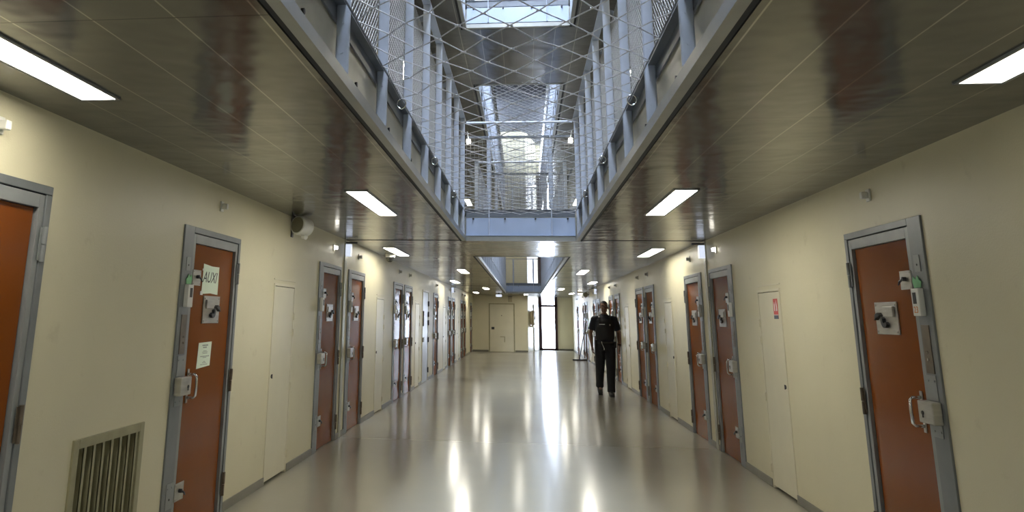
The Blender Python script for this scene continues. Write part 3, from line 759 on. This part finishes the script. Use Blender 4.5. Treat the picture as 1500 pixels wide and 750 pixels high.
speaker(-1, 7.95, 2.37, 'white cylindrical loudspeaker on a bracket past the AUXI door', (-0.50, -1.0, 0.12))
speaker(1, 29.4, 2.33, 'small loudspeaker high on the far wall behind the guard', (0.2, -1.0, 0.0))

r = empty('dome_camera', (-2.14, 12.95, CZ))
mb = MB(); mb.tube([(0, 0, -0.001), (0, 0, -0.05)], 0.085, 24); mb.build('mount', M['white'], r, False)
mb = MB(); mb.ball((0, 0, -0.055), (0.068, 0.068, 0.075)); mb.build('dome', M['dome'], r, True)
tag(r, 'black dome camera with white base under the ceiling tiles', 'camera')

# end door: flush cream leaf with a food flap
r = empty('door_50', (-1.54, YE, 0))
mb = MB(); mb.box(-0.05, 0.0, -0.02, -0.001, 0, 2.12, 0.003); mb.box(1.07, 1.12, -0.045, -0.001, 0, 2.12, 0.003); mb.box(0, 1.07, -0.03, -0.001, 2.08, 2.12, 0.003); mb.build('frame', M['olive'], r)  # olive frame colour stands in for the shadow line round the leaf
mb = MB(); mb.box(0.012, 1.058, -0.016, -0.001, 0.01, 2.065, 0.002); mb.build('leaf', M['cream_door'], r)
mb = MB(); mb.box(0.07, 0.20, -0.03, -0.0165, 0.97, 1.08, 0.004); mb.build('lock_case', M['darkmetal'], r)
mb = MB(); mb.box(0.46, 0.68, -0.026, -0.0165, 0.64, 0.67); mb.box(0.64, 0.68, -0.026, -0.0165, 0.42, 0.64); mb.build('flap', M['olive'], r)
mb = MB(); mb.tube([(0.53, -0.0165, 1.58), (0.53, -0.024, 1.58)], 0.022, 12); mb.build('peephole', M['darkmetal'], r)
struct(r, 'flush cream door with dark lock in the end wall')
r = empty('alarm_box', (-0.60, YE, 2.30))
mb = MB(); mb.box(-0.09, 0.07, -0.06, -0.001, -0.12, 0.12, 0.006); mb.build('case', M['beige'], r)
mb = MB(); mb.box(-0.10, -0.09, -0.07, -0.001, -0.12, 0.14); mb.box(-0.10, 0.08, -0.07, -0.001, 0.12, 0.14); mb.build('mount', M['darkmetal'], r)
tag(r, 'small beige box above the end wall door', 'wall box')
r = empty('exit_sign', (-1.03, 33.95, CZ))
mb = MB(); mb.box(-0.03, 0.03, -0.02, 0.02, -0.05, 0.0); mb.build('mount', M['darkmetal'], r)
mb = MB(); mb.box(-0.12, 0.12, -0.035, 0.035, -0.15, -0.05, 0.006); mb.build('light_box', M['exitlit'], r)
tag(r, 'lit white sign box hanging before the end wall', 'sign light')
mb = MB(); mb.box(-HW+0.013, -1.60, YE-0.012, YE-0.0005, 0.0005, 0.08); mb.box(-0.41, 0.16, YE-0.012, YE-0.0005, 0.0005, 0.08); mb.box(WX1, HW-0.013, 39.787, 39.7995, 0.0005, 0.08)
struct(mb.build('baseboard_end', M['skirt']), 'dark skirting along the end wall')
# door on the splayed wall and round fitting
ang = math.atan2(2.80, 0.57); dx, dy = math.cos(ang), math.sin(ang)
def splay(name, loc_t): 
    return empty(name, (0.17 + dx*loc_t, YE + dy*loc_t, 0), ang)
r = splay('door_51', 1.35)
mb = MB(); mb.box(0, 0.05, -0.03, -0.002, 0, 2.10); mb.box(1.05, 1.10, -0.03, -0.002, 0, 2.10); mb.box(0.05, 1.05, -0.03, -0.002, 2.05, 2.10); mb.build('frame', M['steel'], r)
mb = MB(); mb.box(0.055, 1.045, -0.02, -0.002, 0.01, 2.045); mb.build('leaf', M['white'], r)
mb = MB(); mb.tube([(0.13, -0.02, 1.02), (0.13, -0.06, 1.02), (0.24, -0.06, 1.02)], 0.01, 8); mb.build('handle', M['chrome'], r, True)
struct(r, 'pale door in the angled wall beside the end window')
r = splay('hose_reel', 0.72)
mb = MB(); mb.tube([(0, -0.003, 1.50), (0, -0.05, 1.50), (0, -0.16, 1.50), (0, -0.19, 1.50)], [0.30, 0.33, 0.33, 0.28], 32); mb.build('cover', M['beige'], r)
mb = MB(); mb.tube([(0, -0.19, 1.50), (0, -0.21, 1.50)], 0.07, 20); mb.build('hub', M['darkmetal'], r)
mb = MB(); mb.box(-0.12, 0.12, -0.14, -0.003, 1.08, 1.17, 0.01); mb.build('tray', M['white'], r)
tag(r, 'round beige hose reel cover on the angled wall by the window', 'hose reel')
r = empty('detector_box', (2.14, 31.3, CZ))
mb = MB(); mb.box(-0.11, 0.11, -0.07, 0.07, -0.12, -0.001, 0.01); mb.build('case', M['beige'], r)
mb = MB(); mb.box(-0.08, 0.08, -0.075, -0.0705, -0.10, -0.05); mb.build('window', M['calllit'], r)
tag(r, 'small beige box under the ceiling at the far right end', 'detector')

# floor squeegee leaning on the far right wall
r = empty('floor_squeegee', (2.02, 30.75, 0))
mb = MB(); mb.box(-0.26, 0.26, -0.05, 0.05, 0.012, 0.045, 0.008); mb.box(-0.26, 0.26, -0.02, 0.02, 0.001, 0.012); mb.build('head', M['black'], r)
mb = MB(); mb.tube([(0, 0, 0.03), (0, 0.01, 0.10), (0.285, 0.15, 1.36)], [0.022, 0.016, 0.014], 10); mb.build('handle', M['darkmetal'], r)
tag(r, 'dark wide floor squeegee leaning on the wall behind the guard', 'squeegee')

# ------------------------------------------------------------------ the guard
def remesh(o, v, smooth_it=4):
    m = o.modifiers.new('remesh', 'REMESH'); m.mode = 'VOXEL'; m.voxel_size = v; m.use_smooth_shade = True
    s = o.modifiers.new('smooth', 'SMOOTH'); s.factor = 0.5; s.iterations = smooth_it
    return o
r = empty('person', (1.665, 17.08, 0))
H = {}
# joints (x right in the photo, facing -y)
hipL, kneeL, ankL = Vector((-0.095, 0.02, 0.93)), Vector((-0.115, 0.06, 0.53)), Vector((-0.118, 0.25, 0.175))
hipR, kneeR, ankR = Vector((0.095, -0.01, 0.93)), Vector((0.085, -0.09, 0.50)), Vector((0.072, -0.13, 0.10))
shL, elL, wrL = Vector((-0.195, 0.015, 1.495)), Vector((-0.285, 0.05, 1.215)), Vector((-0.272, -0.02, 0.965))
shR, elR, wrR = Vector((0.195, 0.015, 1.495)), Vector((0.288, 0.06, 1.215)), Vector((0.285, -0.03, 0.965))
def limb(mb, pts, seg=14):
    mb.tube([p for p, _ in pts], [q for _, q in pts], seg)
    for p, q in pts:
        q_ = q if isinstance(q, (int, float)) else min(q)
        mb.ball(p, q_*0.98, 12, 8)
def hand(mb, wr, inner):
    """relaxed hand below the wrist; inner = sign of x towards the body"""
    d = Vector((0.02*inner, -0.10, -1.0)).normalized()
    pc = wr + d*0.055
    # palm: thin across x, wide along y
    mb.ball(wr + d*0.045, (0.019, 0.040, 0.052), 14, 10)
    mb.ball(wr + d*0.075, (0.018, 0.042, 0.030), 14, 10)
    mb.tube([wr - d*0.03, wr + d*0.03], [(0.026, 0.026), (0.020, 0.032)], 12)
    for k, (oy, ln) in enumerate(((-0.032, 0.074), (-0.011, 0.084), (0.011, 0.078), (0.031, 0.062))):
        b = wr + d*(0.085 - 0.004*abs(k-1.3)) + Vector((0, oy, 0))
        c1 = b + Vector((0.006*inner, -0.004, -ln*0.45)); c2 = c1 + Vector((0.018*inner, -0.006, -ln*0.30)); c3 = c2 + Vector((0.020*inner, -0.003, -ln*0.13))
        mb.tube([b + Vector((0, 0, 0.02)), b, c1, c2, c3], [0.0095, 0.0100, 0.0090, 0.0082, 0.0065], 10); mb.ball(c3, 0.0066, 8, 6)
    tb = wr + d*0.028 + Vector((0.004*inner, -0.032, 0)); t1 = tb + Vector((0.010*inner, -0.026, -0.028)); t2 = t1 + Vector((0.010*inner, -0.010, -0.032)); t3 = t2 + Vector((0.006*inner, 0.0, -0.020))
    mb.tube([tb, t1, t2, t3], [0.0145, 0.0125, 0.0105, 0.0078], 10); mb.ball(t3, 0.0078, 8, 6)
mb = MB()
for hp, kn, an in ((hipL, kneeL, ankL), (hipR, kneeR, ankR)):
    limb(mb, [(hp, 0.085), (hp.lerp(kn, 0.4), 0.075), (kn, 0.052), (kn.lerp(an, 0.3), 0.055), (kn.lerp(an, 0.75), 0.038), (an, 0.034)])
mb.ball(ankR + Vector((0, -0.06, -0.055)), (0.038, 0.11, 0.032)); mb.ball(ankL + Vector((0, -0.05, -0.07)), (0.038, 0.09, 0.045))
for sh, el, wr, inn in ((shL, elL, wrL, 1), (shR, elR, wrR, -1)):
    limb(mb, [(sh, 0.062), (sh.lerp(el, 0.45), 0.052), (el, 0.042), (el.lerp(wr, 0.28), 0.044), (el.lerp(wr, 0.75), 0.031), (wr, 0.0255)])
    hand(mb, wr, inn)
for z_, rx, ry, y_ in ((0.95, 0.155, 0.105, 0.0),): mb.ball((0, y_, z_), (rx, ry, 0.11))
mb.tube([(0, 0.0, 0.95), (0, 0.0, 1.05), (0, -0.005, 1.18), (0, -0.01, 1.33), (0, 0.0, 1.45), (0, 0.01, 1.52)], [(0.15, 0.10), (0.142, 0.102), (0.15, 0.108), (0.172, 0.118), (0.175, 0.10), (0.07, 0.065)], 20)
mb.tube([(0, 0.015, 1.46), (0, 0.012, 1.54), (0, -0.005, 1.62)], [0.085, 0.064, 0.060], 16)
hc = Vector((0, -0.012, 1.735))
mb.ball(hc + Vector((0, 0.018, 0.028)), (0.077, 0.096, 0.092), 24, 16)
mb.ball(hc + Vector((0, -0.022, -0.045)), (0.062, 0.070, 0.080), 20, 14)
mb.ball(hc + Vector((0, -0.060, -0.088)), (0.030, 0.026, 0.026))
mb.tube([hc + Vector((0, -0.088, 0.018)), hc + Vector((0, -0.100, -0.005)), hc + Vector((0, -0.112, -0.030))], [0.009, 0.011, 0.016], 10)
mb.ball(hc + Vector((0, -0.086, 0.030)), (0.050, 0.012, 0.012))
mb.ball(hc + Vector((0, -0.088, -0.060)), (0.026, 0.010, 0.010))
for s_ in (-1, 1):
    mb.ball(hc + Vector((s_*0.079, 0.012, -0.012)), (0.010, 0.020, 0.033)); mb.ball(hc + Vector((s_*0.040, -0.058, -0.020)), (0.026, 0.020, 0.026))
body = remesh(mb.build('body', M['skin'], r), 0.0055, 3)
for s_ in (-1, 1):
    mb = MB(); mb.ball(hc + Vector((s_*0.031, -0.085, 0.010)), (0.013, 0.010, 0.007), 12, 8); e = mb.build('eye', M['eye'], r, True)
    mb = MB(); mb.ball(hc + Vector((s_*0.031, -0.0945, 0.010)), (0.0052, 0.002, 0.0055), 10, 6); mb.build('iris', M['hair'], e, True)
    mb = MB(); mb.tube([hc + Vector((s_*0.012, -0.097, 0.030)), hc + Vector((s_*0.032, -0.094, 0.037)), hc + Vector((s_*0.052, -0.082, 0.030))], [0.004, 0.005, 0.003], 6); mb.build('eyebrow', M['hair'], r)
mb = MB(); mb.ball(hc + Vector((0, -0.096, -0.062)), (0.024, 0.006, 0.006)); mb.build('lips', M['lips'], r, True)
# hair: cap kept above the hairline
mb = MB(); mb.ball(hc + Vector((0, 0.024, 0.034)), (0.082, 0.100, 0.094), 28, 20)
kill = [v for v in mb.bm.verts if (v.co.y < hc.y - 0.02 and v.co.z < hc.z + 0.072) or v.co.z < hc.z - 0.05 or (v.co.z < hc.z + 0.02 and v.co.y < hc.y + 0.005)]
bmesh.ops.delete(mb.bm, geom=kill, context='VERTS')
o = mb.build('hair', M['hair'], r, True); sm = o.modifiers.new('thick', 'SOLIDIFY'); sm.thickness = 0.008; sm.offset = -1
# shirt: torso and short sleeves
mb = MB()
mb.tube([(0, 0.0, 0.985), (0, 0.0, 1.08), (0, -0.005, 1.20), (0, -0.012, 1.34), (0, -0.004, 1.46), (0, 0.008, 1.525), (0, 0.010, 1.565), (0, 0.006, 1.595)], [(0.178, 0.125), (0.172, 0.128), (0.182, 0.134), (0.204, 0.142), (0.205, 0.120), (0.125, 0.092), (0.082, 0.078), (0.074, 0.074)], 24)
for sh, el in ((shL, elL), (shR, elR)):
    mb.ball(sh + Vector((0, 0, -0.01)), (0.080, 0.080, 0.074)); mb.tube([sh, sh.lerp(el, 0.35), sh.lerp(el, 0.78)], [0.078, 0.074, 0.070], 16)
    mb.tube([Vector((sh.x*0.3, 0.012, 1.525)), sh + Vector((0, 0, -0.005))], [0.055, 0.068], 14)
remesh(mb.build('shirt', M['shirt'], r), 0.008, 5)
# vest
mb = MB()
mb.tube([(0, -0.004, 1.09), (0, -0.006, 1.20), (0, -0.014, 1.34), (0, -0.010, 1.44), (0, -0.004, 1.47)], [(0.186, 0.148), (0.192, 0.152), (0.196, 0.160), (0.165, 0.148), (0.125, 0.13)], 24)
for s_ in (-1, 1): mb.tube([(s_*0.10, -0.14, 1.42), (s_*0.105, -0.10, 1.52), (s_*0.105, 0.0, 1.565), (s_*0.10, 0.11, 1.50)], [(0.03, 0.014)]*4, 10)
vest = remesh(mb.build('vest', M['vest'], r), 0.008, 4)
mb = MB(); mb.box(-0.125, -0.01, -0.181, -0.166, 1.385, 1.396); mb.build('name_strip', M['signwhite'], vest)
mb = MB(); mb.box(0.080, 0.105, -0.177, -0.158, 1.365, 1.395, 0.003); mb.build('badge', M['plate'], vest)
# trousers
mb = MB(); mb.tube([(0, 0.004, 0.87), (0, 0.002, 0.95), (0, 0.0, 1.04)], [(0.196, 0.14), (0.196, 0.142), (0.182, 0.132)], 24)
for hp, kn, an in ((hipL, kneeL, ankL), (hipR, kneeR, ankR)):
    mb.tube([hp + Vector((0, 0, 0.02)), hp.lerp(kn, 0.35), kn, kn.lerp(an, 0.35), kn.lerp(an, 0.8), an + Vector((0, 0.0, -0.02))], [0.112, 0.108, 0.090, 0.086, 0.078, 0.080], 18)
    mb.ball(kn, 0.092)
remesh(mb.build('trousers', M['trouser'], r), 0.008, 4)
# boots
def boot(pts, sole, rad):
    mb = MB(); mb.tube(pts, rad, 16)
    for p, q in zip(pts, rad): mb.ball(p, (q if isinstance(q, float) else min(q))*0.98, 12, 8)
    b_ = remesh(mb.build('boot', M['boot'], r), 0.007, 3)
    mb = MB(); mb.prism(*sole); mb.build('sole', M['black'], b_)
boot([ankR + Vector((0, 0.01, 0.12)), ankR + Vector((0, 0.012, -0.01)), ankR + Vector((0, -0.02, -0.045)), ankR + Vector((0, -0.10, -0.055)), ankR + Vector((0, -0.18, -0.062))], 
     ([(ankR.y+0.055, 0.0), (ankR.y+0.055, 0.022), (ankR.y-0.225, 0.022), (ankR.y-0.225, 0.006), (ankR.y-0.18, 0.0)], 'x', ankR.x-0.042, ankR.x+0.042), [0.066, 0.062, 0.060, 0.056, 0.050])
# rear foot: heel lifted, toes on the ground
toe = Vector((ankL.x-0.004, ankL.y-0.13, 0.042))
heel = ankL + Vector((0, 0.035, -0.045))
boot([ankL + Vector((0, -0.01, 0.11)), ankL, ankL + Vector((0, 0.0, -0.045)), ankL.lerp(toe, 0.62) + Vector((0, 0, -0.014)), toe + Vector((0, -0.01, 0.0))],
     ([(heel.y, heel.z-0.022), (heel.y, heel.z), (toe.y, 0.026), (toe.y-0.045, 0.020), (toe.y-0.045, 0.0), (toe.y+0.02, 0.0)], 'x', toe.x-0.040, toe.x+0.042), [0.066, 0.062, 0.058, 0.054, 0.048])
# belt and kit
mb = MB(); mb.tube([(0, 0.0, 1.0), (0, 0.0, 1.045)], [(0.186, 0.138), (0.184, 0.136)], 28); belt = mb.build('belt', M['boot'], r, True)
mb = MB(); mb.box(0.160, 0.215, -0.09, 0.0, 0.93, 1.05, 0.012); mb.build('pouch', M['vest'], belt)
mb = MB(); mb.box(-0.205, -0.165, -0.07, 0.0, 0.94, 1.09, 0.01); mb.tube([(-0.19, -0.03, 1.09), (-0.19, -0.03, 1.16)], 0.006, 6); mb.build('radio', M['vest'], belt)
mb = MB(); mb.tube([(-0.085, -0.145, 1.05), (-0.075, -0.150, 1.00), (-0.055, -0.148, 0.96), (-0.04, -0.146, 0.92)], 0.005, 6); mb.box(-0.047, -0.033, -0.153, -0.147, 0.89, 0.925); mb.build('key_cord', M['white'], belt)
mb = MB(); mb.tube([wrR + Vector((0.0, 0.002, 0.035)), wrR + Vector((0, -0.001, 0.012))], 0.033, 16); mb.build('watch', M['black'], r)
tag(r, 'guard in black uniform and vest walking towards the viewer beside the wall', 'person')

# ------------------------------------------------------------------ daylight
w = bpy.data.worlds.new('World'); bpy.context.scene.world = w; w.use_nodes = True
bg = w.node_tree.nodes['Background']; bg.inputs['Color'].default_value = (0.72, 0.82, 1.0, 1); bg.inputs['Strength'].default_value = 28.0
def portal(name, loc, rot, sx, sy):
    l = bpy.data.lights.new(name, 'AREA'); l.shape = 'RECTANGLE'; l.size = sx; l.size_y = sy
    l.cycles.is_portal = True
    o = bpy.data.objects.new(name, l); C.objects.link(o); o.location = loc; o.rotation_euler = rot
portal('skylight_portal', (0, (YN+21.2)/2, 10.3), (0, 0, 0), 1.7, 21.2-YN)
portal('added_left_clerestory_portal', (-1.75, 35.7, 9.72), (0, -PI/2, 0), 0.6, 9)  # guides daylight through the added side glazing
portal('added_right_clerestory_portal', (1.75, 35.7, 9.72), (0, PI/2, 0), 0.6, 9)
portal('end_window_portal', ((WX0+WX1)/2, 39.9, 4.2), (-PI/2, 0, 0), WX1-WX0, 8.4)

# ------------------------------------------------------------------ camera
F, PX, PY = 1157.1, 632.39, 174.18
yaw, pit, rol = [math.radians(a) for a in (6.73, 14.04, 0.79)]
cd = bpy.data.cameras.new('Camera'); cam = bpy.data.objects.new('Camera', cd); C.objects.link(cam)
cd.sensor_fit = 'HORIZONTAL'; cd.sensor_width = 36; cd.lens = F/1500*36
cd.shift_x = (750-PX)/1500; cd.shift_y = -(375-PY)/1500
cd.clip_start = 0.05; cd.clip_end = 200
cam.location = (0.044, 0, 1.5)
fwd = Vector((-math.sin(yaw)*math.cos(pit), math.cos(yaw)*math.cos(pit), math.sin(pit)))
right = Vector((math.cos(yaw), math.sin(yaw), 0)); up = right.cross(fwd)
# roll: picture content turned clockwise
cr, sr = math.cos(rol), math.sin(rol)
R_ = right*cr + up*sr
U_ = up*cr - right*sr
cam.matrix_world = Matrix(((R_.x, U_.x, -fwd.x, 0.044), (R_.y, U_.y, -fwd.y, 0), (R_.z, U_.z, -fwd.z, 1.5), (0, 0, 0, 1)))
sc = bpy.context.scene; sc.camera = cam
sc.view_settings.view_transform = 'Standard'; sc.view_settings.look = 'None'; sc.view_settings.gamma = 1; sc.view_settings.exposure = 0.12
sc.view_settings.use_curve_mapping = False
sc.cycles.use_denoising = True
sc.cycles.max_bounces = 10; sc.cycles.diffuse_bounces = 5; sc.cycles.glossy_bounces = 5
sc.cycles.sample_clamp_indirect = 6.0
